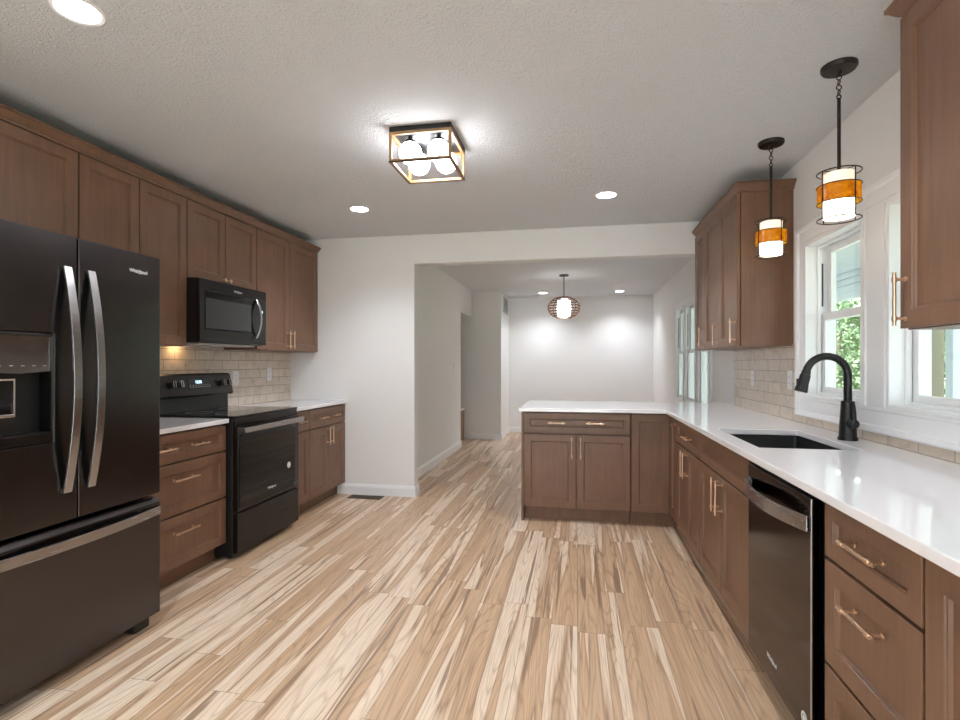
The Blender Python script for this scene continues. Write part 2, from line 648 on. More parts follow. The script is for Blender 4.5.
def tag(o, label=None, cat=None, group=None, kind=None):
    if label:
        o['label'] = label
    if cat:
        o['category'] = cat
    if group:
        o['group'] = group
    if kind:
        o['kind'] = kind
    return o


def structure(o):
    o['kind'] = 'structure'
    return o


def copy_tree(o, parent=None):
    c = o.copy()
    COL.objects.link(c)
    if parent:
        c.parent = parent
    for ch in list(o.children):
        copy_tree(ch, c)
    return c


XYZ = lambda u, v, w: (u, v, w)
YZX = lambda u, v, w: (w, u, v)      # plane YZ, extruded along X
XZY = lambda u, v, w: (u, w, v)      # plane XZ, extruded along Y


def text_mesh(body, size, name, mat, parent, loc, rot, depth=0.0006):
    cu = bpy.data.curves.new(name, 'FONT')
    cu.body = body
    cu.size = size
    cu.align_x = 'CENTER'
    cu.align_y = 'CENTER'
    cu.extrude = depth
    t = bpy.data.objects.new(name, cu)
    COL.objects.link(t)
    dg = bpy.context.evaluated_depsgraph_get()
    me = bpy.data.meshes.new_from_object(t.evaluated_get(dg))
    bpy.data.objects.remove(t)
    o = bpy.data.objects.new(name, me)
    me.materials.clear()
    me.materials.append(M[mat])
    COL.objects.link(o)
    o.parent = parent
    o.location = loc
    o.rotation_euler = rot
    return o


def logo(parent, size, loc, rot):
    """maker's lettering with its ring swoosh"""
    o = text_mesh('Whirlpool', size, 'logo_lettering', 'silver', parent, loc, rot)
    m = MB()
    m.ring((size * 0.15, 0, 0), 0.0 + size * 0.62, size * 0.045, 28, 6)
    # a flattened ring round the middle of the word
    m.v = [((x - size * 0.15) * 1.0 + size * 0.15, y * 0.55, z * 0.3) for x, y, z in m.v]
    s = m.build('logo_ring', 'silver', o)
    return o


# ------------------------------------------------------------------ room shell
structure(MB().box(-4.2, 1.50, YREAR - 0.2, YF + 0.2, -0.12, 0.0).build('floor', 'floor'))
structure(MB().box(-4.2, 1.50, YREAR - 0.2, YF + 0.2, H, H + 0.12).build('ceiling', 'ceiling'))

WZ0, WZ1 = 1.075, 1.962                  # kitchen window openings
W1 = (2.70, 3.33)
W2 = (1.97, 2.508)
FZ0, FZ1 = 0.80, 2.00                    # far room window openings
FWIN = [(5.60, 6.10), (6.20, 6.76), (6.86, 7.36)]
holes = [(W1[0], W1[1], WZ0, WZ1), (W2[0], W2[1], WZ0, WZ1)] + [(a, b, FZ0, FZ1) for a, b in FWIN]
ys = sorted({YREAR, YF, *[h[0] for h in holes], *[h[1] for h in holes]})
zs = sorted({0.0, H, WZ0, WZ1, FZ0, FZ1})
structure(MB().grid(ys, zs, XR, XR + 0.14, YZX,
                    lambda y, z: not any(a < y < b and c < z < d for a, b, c, d in holes)).build('wall_right', 'paint'))
structure(MB().box(XL - 0.12, XL, YREAR, YB + 0.12, 0, H).build('wall_left', 'paint'))
# end wall with the wide opening
structure(MB().grid([XL, -1.523, XR], [0, 2.222, H], YB, YB + 0.12, XZY,
                    lambda x, z: x < -1.523 or z > 2.222).build('wall_kitchen_end', 'paint', bevel=0.004))
# next room
structure(MB().grid([YB + 0.12, 7.80, 8.66], [0, 2.06, H], XFL - 0.12, XFL, YZX,
                    lambda y, z: y < 7.8 or z > 2.06).build('wall_far_left', 'paint', bevel=0.003))
structure(MB().box(-4.0, -1.25, 8.66, YF, 0, H).build('wall_closet', 'paint', bevel=0.003))
structure(MB().box(-1.25, XR, YF, YF + 0.12, 0, H).build('wall_far_end', 'paint'))
structure(MB().box(-3.12, -3.0, YB + 0.12, 8.66, 0, H).build('wall_hall', 'paint'))
structure(MB().box(-3.0, XFL - 0.12, 7.0, 7.1, 0, H).build('wall_hall_side', 'paint'))
# rear wall; its unseen glazed opening is added to let daylight in
structure(MB().grid([XL - 0.12, -2.2, 0.7, XR + 0.14], [0, 2.1, H], YREAR - 0.12, YREAR, XZY,
                    lambda x, z: not (-2.2 < x < 0.7 and z < 2.1)).build('wall_rear', 'paint'))
d1 = structure(empty('added_glazed_door', (0, 0, 0)))
f = MB()
f.box(-2.2, 0.7, YREAR - 0.10, YREAR - 0.02, 2.04, 2.1)
for x in (-2.2, -0.79, 0.64):
    f.box(x, x + 0.06, YREAR - 0.10, YREAR - 0.02, 0, 2.04)
f.box(-2.14, 0.64, YREAR - 0.10, YREAR - 0.02, 0, 0.06)
f.build('door_frame', 'vinyl', d1)
MB().box(-2.14, -0.79, YREAR - 0.065, YREAR - 0.06, 0.06, 2.04).build('pane', 'glass', d1)
MB().box(-0.73, 0.64, YREAR - 0.065, YREAR - 0.06, 0.06, 2.04).build('pane', 'glass', d1)

# baseboards
BB = [(0, 0), (0.015, 0), (0.015, 0.075), (0.011, 0.088), (0.006, 0.098), (0.004, 0.105), (0, 0.105)]


def baseboard(name, path):
    structure(MB().sweep(path, BB, XYZ).build(name, 'trim'))


baseboard('baseboard_kitchen_end', [(-1.523, YB + 0.12), (-1.523, YB), (-2.30, YB)])
baseboard('baseboard_far_left', [(XFL, 7.80), (XFL, YB + 0.14)])
baseboard('baseboard_far_end', [(XR, YF), (-1.25, YF), (-1.25, 8.66), (-1.78, 8.66)])
baseboard('baseboard_far_right', [(XR, 5.12), (XR, YF)])

# tiles
tl = MB().box(XL, XL + 0.008, 2.255, YB, 0.90, 1.39).build('wall_left_tile', 'tile')
structure(tl)
ys = [0.35, 1.855, 3.446, 4.785]
structure(MB().grid(ys, [0.90, 0.979, 1.39], XT, XR + 0.001, YZX,
                    lambda y, z: z < 0.979 or y > 3.446 or y < 1.855).build('wall_right_tile', 'tile'))

# ------------------------------------------------------------------ windows
def window(name, y0, y1, z0, z1, inset=0.055):
    w = structure(empty(name, (XR, (y0 + y1) / 2, z0)))
    ym = (y0 + y1) / 2
    hw = (y1 - y0) / 2
    hh = z1 - z0

    def fr(m, a0, a1, b0, b1, t, x0, x1):
        m.grid([a0, a0 + t, a1 - t, a1], [b0, b0 + t, b1 - t, b1], x0, x1, YZX,
               lambda y, z: not (a0 + t < y < a1 - t and b0 + t < z < b1 - t))
    m = MB()
    fr(m, -hw, hw, 0, hh, 0.018, -0.03, 0.115)
    fr(m, -hw + 0.018, hw - 0.018, 0.018, hh - 0.018, 0.014, inset - 0.025, inset - 0.005)
    m.build('window_frame', 'trim', w, bevel=0.002)
    a = hw - 0.02
    zm = hh * 0.52
    for nm, zz0, zz1, x0 in (('upper_sash', zm - 0.02, hh - 0.02, inset + 0.03), ('lower_sash', 0.02, zm + 0.02, inset)):
        m = MB()
        fr(m, -a, a, zz0, zz1, 0.042, x0, x0 + 0.028)
        s = m.build(nm, 'vinyl', w, bevel=0.003)
        MB().box(x0 + 0.012, x0 + 0.016, -a + 0.04, a - 0.04, zz0 + 0.04, zz1 - 0.04).build('pane', 'glass', s)
    # balance-cover strips beside the upper sash
    m = MB()
    for s in (-1, 1):
        m.box(inset - 0.003, inset + 0.003, s * (a - 0.012) - 0.003, s * (a - 0.012) + 0.003, zm + 0.06, hh - 0.12)
    m.build('sash_channel', 'matteblack', w)
    return w


window('window_1', *W1, WZ0, WZ1)
window('window_2', *W2, WZ0, WZ1)
for k, (a, b) in enumerate(FWIN):
    window('window_%d' % (k + 3), a, b, FZ0, FZ1, 0.002)

# casing round the pair of kitchen windows: (d outward to the left of travel, h)
CAS = [(0.0, 0.0), (0.0, -0.022), (0.012, -0.026), (0.020, -0.020), (0.078, -0.024), (0.084, -0.036), (0.104, -0.040), (0.112, -0.034), (0.112, 0.0)]
y0, y1 = W2[0], W1[1]
structure(MB().sweep([(y0, WZ0 - 0.0), (y0, WZ1), (y1, WZ1), (y1, WZ0)], [(d, h) for d, h in CAS],
                     lambda u, v, w: (XR + w, u, v), closed=True).build('trim_1', 'trim'))
m = MB()
m.box(XR - 0.024, XR, W2[1], W1[0], WZ0, WZ1)
m.box(XR - 0.034, XR, W2[1] + 0.01, W2[1] + 0.028, WZ0, WZ1)
m.box(XR - 0.034, XR, W1[0] - 0.028, W1[0] - 0.01, WZ0, WZ1)
structure(m.build('trim_2', 'trim', bevel=0.002))
# far-room casing
CAS2 = [(0.0, 0.0), (0.0, -0.014), (0.05, -0.018), (0.062, -0.018), (0.062, 0.0)]
y0, y1 = FWIN[0][0], FWIN[-1][1]
structure(MB().sweep([(y0, FZ0), (y0, FZ1), (y1, FZ1), (y1, FZ0)], CAS2, lambda u, v, w: (XR + w, u, v), closed=True).build('trim_3', 'trim'))
m = MB()
for a, b in ((FWIN[0][1], FWIN[1][0]), (FWIN[1][1], FWIN[2][0])):
    m.box(XR - 0.016, XR, a, b, FZ0, FZ1)
structure(m.build('trim_4', 'trim', bevel=0.002))

# ------------------------------------------------------------------ cabinets
FACING = {'E': R(90), 'W': R(-90), 'S': 0.0}


def shaker(W, Z, name, parent, x0, z0, rail=0.056, t=0.0185, y=0.0, mat='wood'):
    """framed front with a recessed flat panel; front at y, size W x Z, lower left at (x0, z0)"""
    rail = min(rail, Z * 0.30, W * 0.30)
    d, b = 0.012, 0.005
    m = MB()

    def rect(i, yy):
        return [(x0 + i, yy, z0 + i), (x0 + W - i, yy, z0 + i), (x0 + W - i, yy, z0 + Z - i), (x0 + i, yy, z0 + Z - i)]
    ch = 0.0018
    loops = [rect(0, y + t), rect(0, y + ch), rect(ch, y), rect(rail, y), rect(rail + 0.002, y + 0.004), rect(rail + b, y + 0.0045), rect(rail + b + 0.003, y + d)]
    vs = [p for l in loops for p in l]
    fs = [(3, 2, 1, 0)]
    for i in range(len(loops) - 1):
        for k in range(4):
            k2 = (k + 1) % 4
            fs.append((i * 4 + k, i * 4 + k2, (i + 1) * 4 + k2, (i + 1) * 4 + k))
    n = (len(loops) - 1) * 4
    fs.append((n, n + 1, n + 2, n + 3))
    m.add(vs, fs)
    return m.build(name, mat, parent)


def bar_pull(parent, x, z, length, vertical, y=0.0):
    m = MB()
    r = 0.0052
    off = 0.033
    h = length / 2
    p = h - 0.022
    if vertical:
        m.tube([(x, y - off, z - h), (x, y - off, z + h)], r, 12)
        ends = [(x, z - p), (x, z + p)]
    else:
        m.tube([(x - h, y - off, z), (x + h, y - off, z)], r, 12)
        ends = [(x - p, z), (x + p, z)]
    for ex, ez in ends:
        m.tube([(ex, y + 0.001, ez), (ex, y - 0.004, ez), (ex, y - 0.0045, ez), (ex, y - off, ez)], [0.008, 0.008, 0.0046, 0.0046], 10)
        # collars on the bar
        if vertical:
            m.tube([(ex, y - off, ez - 0.007), (ex, y - off, ez + 0.007)], 0.0074, 12)
        else:
            m.tube([(ex - 0.007, y - off, ez), (ex + 0.007, y - off, ez)], 0.0074, 12)
    return m.build('handle', 'brass', parent, smooth=True)


def knob(parent, x, z, y=0.0):
    m = MB()
    m.lathe([(0.008, 0.0), (0.008, 0.003), (0.005, 0.005), (0.005, 0.016), (0.012, 0.020), (0.0135, 0.026), (0.011, 0.030), (0.004, 0.031)], (0, 0, 0), 16, 'y')
    m.v = [(a + x, y - b, c + z) for a, b, c in m.v]
    return m.build('knob', 'brass', parent, smooth=True)


def cabinet(name, label, facing, ox, oy, W, D, z0, z1, fronts, toe=0.0, group=None, open_top=False, side_to_floor=None):
    root = empty(name, (ox, oy, 0), FACING[facing])
    tag(root, label, 'cabinet', group)
    m = MB()
    zb = z0 + toe
    g = 0.0015
    if open_top:
        m.box(g, 0.02, 0.0215, D, zb, z1)
        m.box(W - 0.02, W - g, 0.0215, D, zb, z1)
        m.box(0.02, W - 0.02, D - 0.015, D, zb, z1)
        m.box(0.02, W - 0.02, 0.0215, D - 0.015, zb, zb + 0.02)
        m.box(0.02, W - 0.02, 0.0215, 0.045, zb + 0.02, z1)
    else:
        m.box(g, W - g, 0.0235, D, zb, z1)
    if toe:
        m.box(g, W - g, 0.085, D, z0, zb)
    if side_to_floor == 'left':
        m.box(-0.018, 0.0, 0.003, D + 0.0, 0, z1)
    if side_to_floor == 'right':
        m.box(W, W + 0.018, 0.003, D, 0, z1)
    m.build('body', 'wood', root, bevel=0.001)
    for fr in fronts:
        kind, x0, x1, fz0, fz1 = fr[:5]
        d = shaker(x1 - x0, fz1 - fz0, kind, root, x0, fz0)
        for pl in fr[5:]:
            if pl[0] == 'v':
                bar_pull(d, pl[1], pl[2], pl[3], True)
            elif pl[0] == 'h':
                bar_pull(d, pl[1], pl[2], pl[3], False)
            elif pl[0] == 'k':
                knob(d, pl[1], pl[2])
    return root


G = 0.003
ZT = 0.885          # top of base carcass
DZ1, DZ0 = 0.874, 0.714
OZ1, OZ0 = 0.704, 0.118
XFB = -2.222        # left base fronts
XFU = -2.513        # left wall cabinet fronts
UD = XFU - XL - 0.009

# left base cabinets
w = 0.750
cabinet('drawer_cabinet', 'three-drawer brown base cabinet between the refrigerator and the range', 'E', XFB, 2.256, w, 0.585, 0, ZT, [
    ('drawer', G, w - G, DZ0, DZ1, ('h', 0.23, 0.793, 0.135), ('h', 0.49, 0.793, 0.135)),
    ('drawer', G, w - G, 0.416, OZ1, ('h', 0.375, 0.612, 0.19)),
    ('drawer', G, w - G, OZ0, 0.406, ('h', 0.375, 0.315, 0.19))], toe=0.11)
w = 0.305
cabinet('base_cabinet', 'narrow brown base cabinet just right of the range, one drawer over one door', 'E', XFB, 3.768, w, 0.585, 0, ZT, [
    ('drawer', G, w - G, DZ0, DZ1, ('h', 0.15, 0.793, 0.12)),
    ('door', G, w - G, OZ0, OZ1)], toe=0.11)
w = 0.685
cabinet('base_cabinet', 'wide brown base cabinet against the end wall left of the opening', 'E', XFB, 4.075, w, 0.585, 0, ZT, [
    ('drawer', G, w - G, DZ0, DZ1, ('h', 0.22, 0.793, 0.135), ('h', 0.46, 0.793, 0.135)),
    ('door', G, w / 2 - G, OZ0, OZ1, ('v', w / 2 - 0.032, 0.622, 0.165)),
    ('door', w / 2 + G, w - G, OZ0, OZ1, ('v', w / 2 + 0.032, 0.622, 0.165))], toe=0.11)

# left wall cabinets
UZ0, UZ1 = 1.382, 2.357
w = 0.935
cabinet('wall_cabinet', 'short brown wall cabinet above the refrigerator', 'E', XFU, 1.318, w, UD, 1.832, UZ1, [
    ('door', G, w / 2 - G, 1.835, 2.351), ('door', w / 2 + G, w - G, 1.835, 2.351)])
w = 0.752
cabinet('wall_cabinet', 'tall two-door brown wall cabinet between refrigerator and microwave', 'E', XFU, 2.257, w, UD, UZ0, UZ1, [
    ('door', G, w / 2 - G, 1.386, 2.351, ('v', w / 2 - 0.032, 1.50, 0.17)),
    ('door', w / 2 + G, w - G, 1.386, 2.351)])
w = 0.750
cabinet('wall_cabinet', 'short two-door brown wall cabinet above the microwave', 'E', XFU, 3.013, w, UD, 1.842, UZ1, [
    ('door', G, w / 2 - G, 1.845, 2.351, ('k', w / 2 - 0.030, 1.872)),
    ('door', w / 2 + G, w - G, 1.845, 2.351, ('k', w / 2 + 0.030, 1.872))])
w = 0.998
cabinet('wall_cabinet', 'tall two-door brown wall cabinet at the end wall right of the microwave', 'E', XFU, 3.767, w, UD, UZ0, UZ1, [
    ('door', G, 0.478 - G, 1.386, 2.351, ('v', 0.478 - 0.034, 1.482, 0.158)),
    ('door', 0.478 + G, w - G, 1.386, 2.351, ('v', 0.478 + 0.034, 1.482, 0.158))])

CROWN = [(-0.021, 2.358), (0.010, 2.358), (0.012, 2.366), (0.020, 2.372), (0.034, 2.388), (0.040, 2.396), (0.046, 2.398), (0.046, 2.411), (-0.021, 2.411)]
c = MB().sweep([(XFU - 0.014, 1.318), (XFU - 0.014, YB - 0.002)], [(-d + 0.0, z) for d, z in CROWN], XYZ).build('crown_molding', 'wood')
tag(c, 'brown crown molding along the left wall cabinets', 'molding')

# right base run (fronts face -X)
XB = 0.702
RD = XR - XB - 0.003
w = 0.715
cabinet('base_cabinet', 'brown base cabinet beside the inside corner, one drawer over two doors', 'W', XB, 3.936, w, RD, 0, ZT, [
    ('drawer', G, w - G, DZ0, DZ1, ('h', 0.43, 0.793, 0.17)),
    ('door', G, w / 2 - G, OZ0, OZ1, ('v', w / 2 - 0.035, 0.613, 0.172)),
    ('door', w / 2 + G, w - G, OZ0, OZ1, ('v', w / 2 + 0.035, 0.613, 0.172))], toe=0.11)
w = 0.892
cabinet('sink_cabinet', 'brown sink base cabinet with a plain false front over two doors', 'W', XB, 3.219, w, RD, 0, ZT, [
    ('false_front', G, w - G, DZ0, DZ1),
    ('door', G, w / 2 - G, OZ0, OZ1, ('v', w / 2 - 0.040, 0.608, 0.172)),
    ('door', w / 2 + G, w - G, OZ0, OZ1, ('v', w / 2 + 0.040, 0.608, 0.172))], toe=0.11, open_top=True)
w = 0.435
cabinet('drawer_cabinet', 'three-drawer brown base cabinet to the near side of the dishwasher', 'W', XB, 1.661, w, RD, 0, ZT, [
    ('drawer', G, w - G, DZ0 + 0.004, DZ1, ('h', 0.235, 0.803, 0.168)),
    ('drawer', G, w - G, 0.416, OZ1 + 0.004, ('h', 0.235, 0.632, 0.168)),
    ('drawer', G, w - G, OZ0, 0.406, ('h', 0.235, 0.33, 0.168))], toe=0.11)
w = 0.60
cabinet('base_cabinet', 'full-height single-door brown base cabinet nearest the camera under the long counter', 'W', XB, 1.222, w, RD, 0, ZT, [
    ('door', G, w - G, OZ0, DZ1)], toe=0.11)

# peninsula
YP = 4.212
w = 0.838
cabinet('peninsula_cabinet', 'brown peninsula base cabinet with one wide drawer over two doors', 'S', -0.425, YP, w, 0.60, 0, ZT, [
    ('drawer', G, w - G, DZ0, DZ1, ('h', 0.265, 0.797, 0.137), ('h', 0.565, 0.797, 0.137)),
    ('door', G, w / 2 - G, OZ0, OZ1, ('v', w / 2 - 0.034, 0.603, 0.176)),
    ('door', w / 2 + G, w - G, OZ0, OZ1, ('v', w / 2 + 0.034, 0.603, 0.176))], toe=0.11, side_to_floor='left')

cc = empty('corner_cabinet', (0.415, YP, 0))
tag(cc, 'brown corner base cabinet with folding door where peninsula meets the long run', 'cabinet')
m = MB()
X0, X1, X2 = 0.002, XB + 0.0215 - 0.415, XR - 0.003 - 0.415
Y0, Y1, Y2 = -0.272, 0.0215, 0.60
m.grid([X0, X1, X2], [Y0, Y1, Y2], 0.11, ZT, XYZ, lambda x, y: x > X1 or y > Y1)
m.grid([X0, X1 + 0.063, X2], [Y0, Y1 + 0.063, Y2], 0, 0.11, XYZ, lambda x, y: x > X1 + 0.063 or y > Y1 + 0.063)
m.build('body', 'wood', cc, bevel=0.001)
shaker(0.280, DZ1 - OZ0, 'door', cc, 0.003, OZ0)
leaf = shaker(0.246, DZ1 - OZ0, 'door', cc, 0.0, OZ0)
leaf.location = (XB - 0.415, -0.024, 0)
leaf.rotation_euler = (0, 0, R(-90))
knob(leaf, 0.222, 0.826)
MB().box(0.285, 0.309, -0.022, 0.02, OZ0, DZ1).build('filler_strip', 'wood', cc, bevel=0.001)
# back panel of the peninsula overhang
t = MB().box(-0.443, XR - 0.003, YP + 0.601, YP + 0.619, 0, ZT).build('peninsula_back_panel', 'wood', bevel=0.002)
tag(t, 'brown back panel closing the peninsula cabinets below the counter overhang', 'panel')

# right wall cabinets
XU = 1.0
w1 = 0.335
w2 = 0.865
RU = XR - XU - 0.0
cabinet('wall_cabinet', 'single-door brown wall cabinet beside the opening, far part of the run', 'W', XU, YB - 0.012, w1, RU, UZ0, UZ1, [
    ('door', G, w1 - G, 1.386, 2.351, ('v', w1 - 0.034, 1.482, 0.158))])
cabinet('wall_cabinet', 'two-door brown wall cabinet left of the sink windows with its side panel showing', 'W', XU, YB - 0.014 - w1, w2, RU, UZ0, UZ1, [
    ('door', G, w2 / 2 - G, 1.386, 2.351, ('v', w2 / 2 - 0.034, 1.482, 0.158)),
    ('door', w2 / 2 + G, w2 - G, 1.386, 2.351, ('v', w2 - 0.034, 1.482, 0.158))])
YN = YB - 0.014 - w1 - w2
c = MB().sweep([(XR, YN), (XU + 0.024, YN), (XU + 0.024, YB - 0.002)], [(d, z) for d, z in CROWN], XYZ).build('crown_molding', 'wood')
tag(c, 'brown crown molding around the wall cabinets left of the sink windows', 'molding')
w = 0.90
cabinet('wall_cabinet', 'brown wall cabinet right of the sink windows, closest to the camera', 'W', XU, 1.858, w, RU, UZ0 - 0.008, UZ1, [
    ('door', G, w / 2 - G, 1.378, 2.351, ('v', 0.035, 1.468, 0.165)),
    ('door', w / 2 + G, w - G, 1.386, 2.351, ('v', w - 0.034, 1.455, 0.20))])
c = MB().sweep([(XU + 0.026, 0.958), (XU + 0.026, 1.858), (XR, 1.858)], [(d, z) for d, z in CROWN], XYZ).build('crown_molding', 'wood')
tag(c, 'brown crown molding on the wall cabinet right of the sink windows', 'molding')

# ------------------------------------------------------------------ countertops
CZ0, CZ1 = 0.887, 0.915
t = MB().box(XL + 0.008, -2.203, 2.240, 3.008, CZ0, CZ1).build('countertop', 'quartz', bevel=0.003)
tag(t, 'short white quartz countertop between refrigerator and range', 'countertop')
t = MB().box(XL + 0.008, -2.203, 3.768, YB - 0.001, CZ0, CZ1).build('countertop', 'quartz', bevel=0.003)
tag(t, 'white quartz countertop from the range to the end wall', 'countertop')
SX0, SX1, SY0, SY1 = 0.757, 1.150, 2.374, 3.030
XC, YC = 0.667, 4.172
m = MB().grid([-0.46, XC, SX0, SX1, XT], [0.42, SY0, SY1, YC, 5.10], CZ0, CZ1, XYZ,
              lambda x, y: not (SX0 < x < SX1 and SY0 < y < SY1) and (x > XC or y > YC))
t = m.build('countertop', 'quartz', bevel=0.003)
tag(t, 'long L-shaped white quartz countertop with the sink cutout and peninsula', 'countertop')

# sink
s = empty('sink', ((SX0 + SX1) / 2, (SY0 + SY1) / 2, 0.665))
tag(s, 'black undermount single-bowl sink in the white counter below the windows', 'sink')
hx, hy = (SX1 - SX0) / 2 + 0.006, (SY1 - SY0) / 2 + 0.006
zt = CZ0 - 0.0015 - 0.665
m = MB()


def rrect(ax, ay, r, z, n=5):
    out = []
    for cx, cy, a0 in ((ax - r, ay - r, 0), (-ax + r, ay - r, 90), (-ax + r, -ay + r, 180), (ax - r, -ay + r, 270)):
        for k in range(n + 1):
            a = R(a0 + 90 * k / n)
            out.append((cx + r * math.cos(a), cy + r * math.sin(a), z))
    return out


loops = [rrect(hx + 0.02, hy + 0.02, 0.03, zt), rrect(hx, hy, 0.022, zt), rrect(hx - 0.004, hy - 0.004, 0.022, 0.03), rrect(hx - 0.02, hy - 0.02, 0.03, 0.006),
         rrect(0.045, 0.045, 0.044, 0.0)]
nn = len(loops[0])
outer = [rrect(hx + 0.02, hy + 0.02, 0.03, zt - 0.006), rrect(hx + 0.008, hy + 0.008, 0.026, zt - 0.008), rrect(hx + 0.006, hy + 0.006, 0.03, -0.008)]
loops = list(reversed(outer)) + loops
vs = [p for l in loops for p in l]
fs = [tuple(range(nn - 1, -1, -1))]
for i in range(len(loops) - 1):
    fs += [(i * nn + k, i * nn + (k + 1) % nn, (i + 1) * nn + (k + 1) % nn, (i + 1) * nn + k) for k in range(nn)]
fs.append(tuple((len(loops) - 1) * nn + k for k in range(nn)))
m.add(vs, fs).build('basin', 'sink', s, smooth=True)
MB().lathe([(0.042, 0.001), (0.042, 0.004), (0.034, 0.005), (0.030, 0.002), (0.004, 0.002)], seg=24).build('drain', 'matteblack', s, smooth=True)

# faucet
fa = empty('faucet', (1.232, 2.682, CZ1))
tag(fa, 'matte black gooseneck pull-down faucet behind the sink', 'faucet')
MB().lathe([(0.040, 0.0), (0.040, 0.010), (0.036, 0.018), (0.0335, 0.07), (0.0285, 0.150), (0.0275, 0.178), (0.022, 0.182)], seg=28).build('base', 'matteblack', fa, smooth=True)
pts = [(0, 0, 0.175), (0, 0, 0.24), (0, 0, 0.300)]
rr = 0.088
for k in range(1, 16):
    a = R(180 * k / 15 * 0.95)
    pts.append((-rr + rr * math.cos(a), 0, 0.300 + rr * math.sin(a)))
last = Vector(pts[-1])
d = (last - Vector(pts[-2])).normalized()
MB().tube(pts, 0.0170, 16).build('spout', 'matteblack', fa, smooth=True)
h0 = last
h1 = last + d * 0.095
sp = MB().tube([h0 - d * 0.005, h0 + d * 0.012, h0 + d * 0.013, h0 + d * 0.055, h1 - d * 0.012, h1], [0.019, 0.020, 0.0225, 0.0235, 0.0275, 0.0275], 20).build('spray_head', 'matteblack', fa, smooth=True)
p = h0 + d * 0.050 + Vector((-0.024, 0, 0))
MB().box(p.x - 0.004, p.x + 0.004, p.y - 0.008, p.y + 0.008, p.z - 0.022, p.z + 0.018).build('spray_button', 'black', sp, bevel=0.002)
MB().tube([(0, -0.008, 0.080), (0, -0.036, 0.080), (0, -0.038, 0.080), (0, -0.060, 0.080)], [0.021, 0.021, 0.024, 0.021], 20).build('handle_hub', 'matteblack', fa, smooth=True)
MB().tube([(0, -0.050, 0.075), (0, -0.052, 0.10), (0.004, -0.042, 0.135), (0.006, -0.036, 0.165)], [0.013, 0.012, 0.010, 0.008], 12).build('lever', 'matteblack', fa, smooth=True)

# ------------------------------------------------------------------ refrigerator
FY0, FY1 = 1.362, 2.218
fr_ = empty('refrigerator', (-2.0, (FY0 + FY1) / 2, 0), R(90))
tag(fr_, 'black stainless french-door refrigerator with in-door water dispenser', 'refrigerator')
hw = (FY1 - FY0) / 2
DT = 0.075
MB().box(-hw + 0.004, hw - 0.004, DT + 0.012, 0.785, 0.055, 1.755).build('body', 'black', fr_, bevel=0.006)
m = MB()
m.box(-hw + 0.03, hw - 0.03, 0.09, 0.14, 0.012, 0.055)
m.build('base_grille', 'black', fr_, bevel=0.003)
for sx in (-1, 1):
    fm = MB()
    fm.box(sx * (hw - 0.075) - 0.045, sx * (hw - 0.075) + 0.045, 0.03, 0.10, 0.001, 0.052)
    fm.build('foot', 'black', fr_, bevel=0.010, seg=3)
    hm = MB().box(sx * (hw - 0.06) - 0.05, sx * (hw - 0.06) + 0.05, 0.02, 0.14, 1.757, 1.785)
    hm.build('hinge_cap', 'black', fr_, bevel=0.006)
FD0, FD1 = 0.640, 1.782
# left door with an opening for the dispenser
dx0, dx1, dz0, dz1 = -0.345, -0.100, 0.965, 1.385
m = MB().grid([-hw, dx0, dx1, -0.003], [FD0, dz0, dz1, FD1], 0.0, DT, XZY, lambda x, z: not (dx0 < x < dx1 and dz0 < z < dz1))
ld = m.build('door', 'blackss', fr_, bevel=0.006, seg=3)
m = MB()
cz = 1.235
m.grid([dx0 + 0.003, dx0 + 0.009, dx1 - 0.009, dx1 - 0.003], [dz0 + 0.003, dz0 + 0.040, dz1 - 0.009, dz1 - 0.003], -0.003, 0.060, XZY,
       lambda x, z: not (dx0 + 0.009 < x < dx1 - 0.009 and dz0 + 0.040 < z < dz1 - 0.009))
m.build('dispenser_frame', 'blackss_dark', ld, bevel=0.003)
MB().box(dx0 + 0.003, dx1 - 0.003, 0.060, 0.064, dz0 + 0.003, dz1 - 0.003).build('dispenser_cavity', 'black', ld)
# curved glossy control panel
poly = []
n = 12
for k in range(n + 1):
    x = dx0 + 0.010 + (dx1 - dx0 - 0.020) * k / n
    sgm = (x - (dx0 + dx1) / 2) / ((dx1 - dx0) / 2)
    poly.append((x, cz + 0.008 * abs(sgm) - 0.004))
poly += [(dx1 - 0.010, dz1 - 0.010), (dx0 + 0.010, dz1 - 0.010)]
cp = MB().prism(poly, 0.002, 0.050, XZY).build('control_panel', 'panelmirror', ld, bevel=0.002)
for k in range(5):
    m = MB()
    m.box(-0.300 + 0.040 * k, -0.288 + 0.040 * k, 0.001, 0.0025, 1.259, 1.2615)
    m.build('button_print', 'grille', cp)
pd = MB().box(-0.275, -0.215, 0.040, 0.056, 1.074, 1.211).build('paddle', 'blackgloss', ld, bevel=0.006)
MB().grid([-0.277, -0.269, -0.221, -0.213], [1.071, 1.083, 1.206, 1.214], 0.034, 0.0405, XZY,
          lambda x, z: not (-0.269 < x < -0.221 and 1.083 < z < 1.206)).build('paddle_rim', 'chrome', pd, bevel=0.002)
rd = MB().box(0.003, hw, 0.0, DT, FD0, FD1).build('door', 'blackss', fr_, bevel=0.006, seg=3)
logo(rd, 0.024, (0.298, -0.001, 1.695), (R(90), 0, 0))


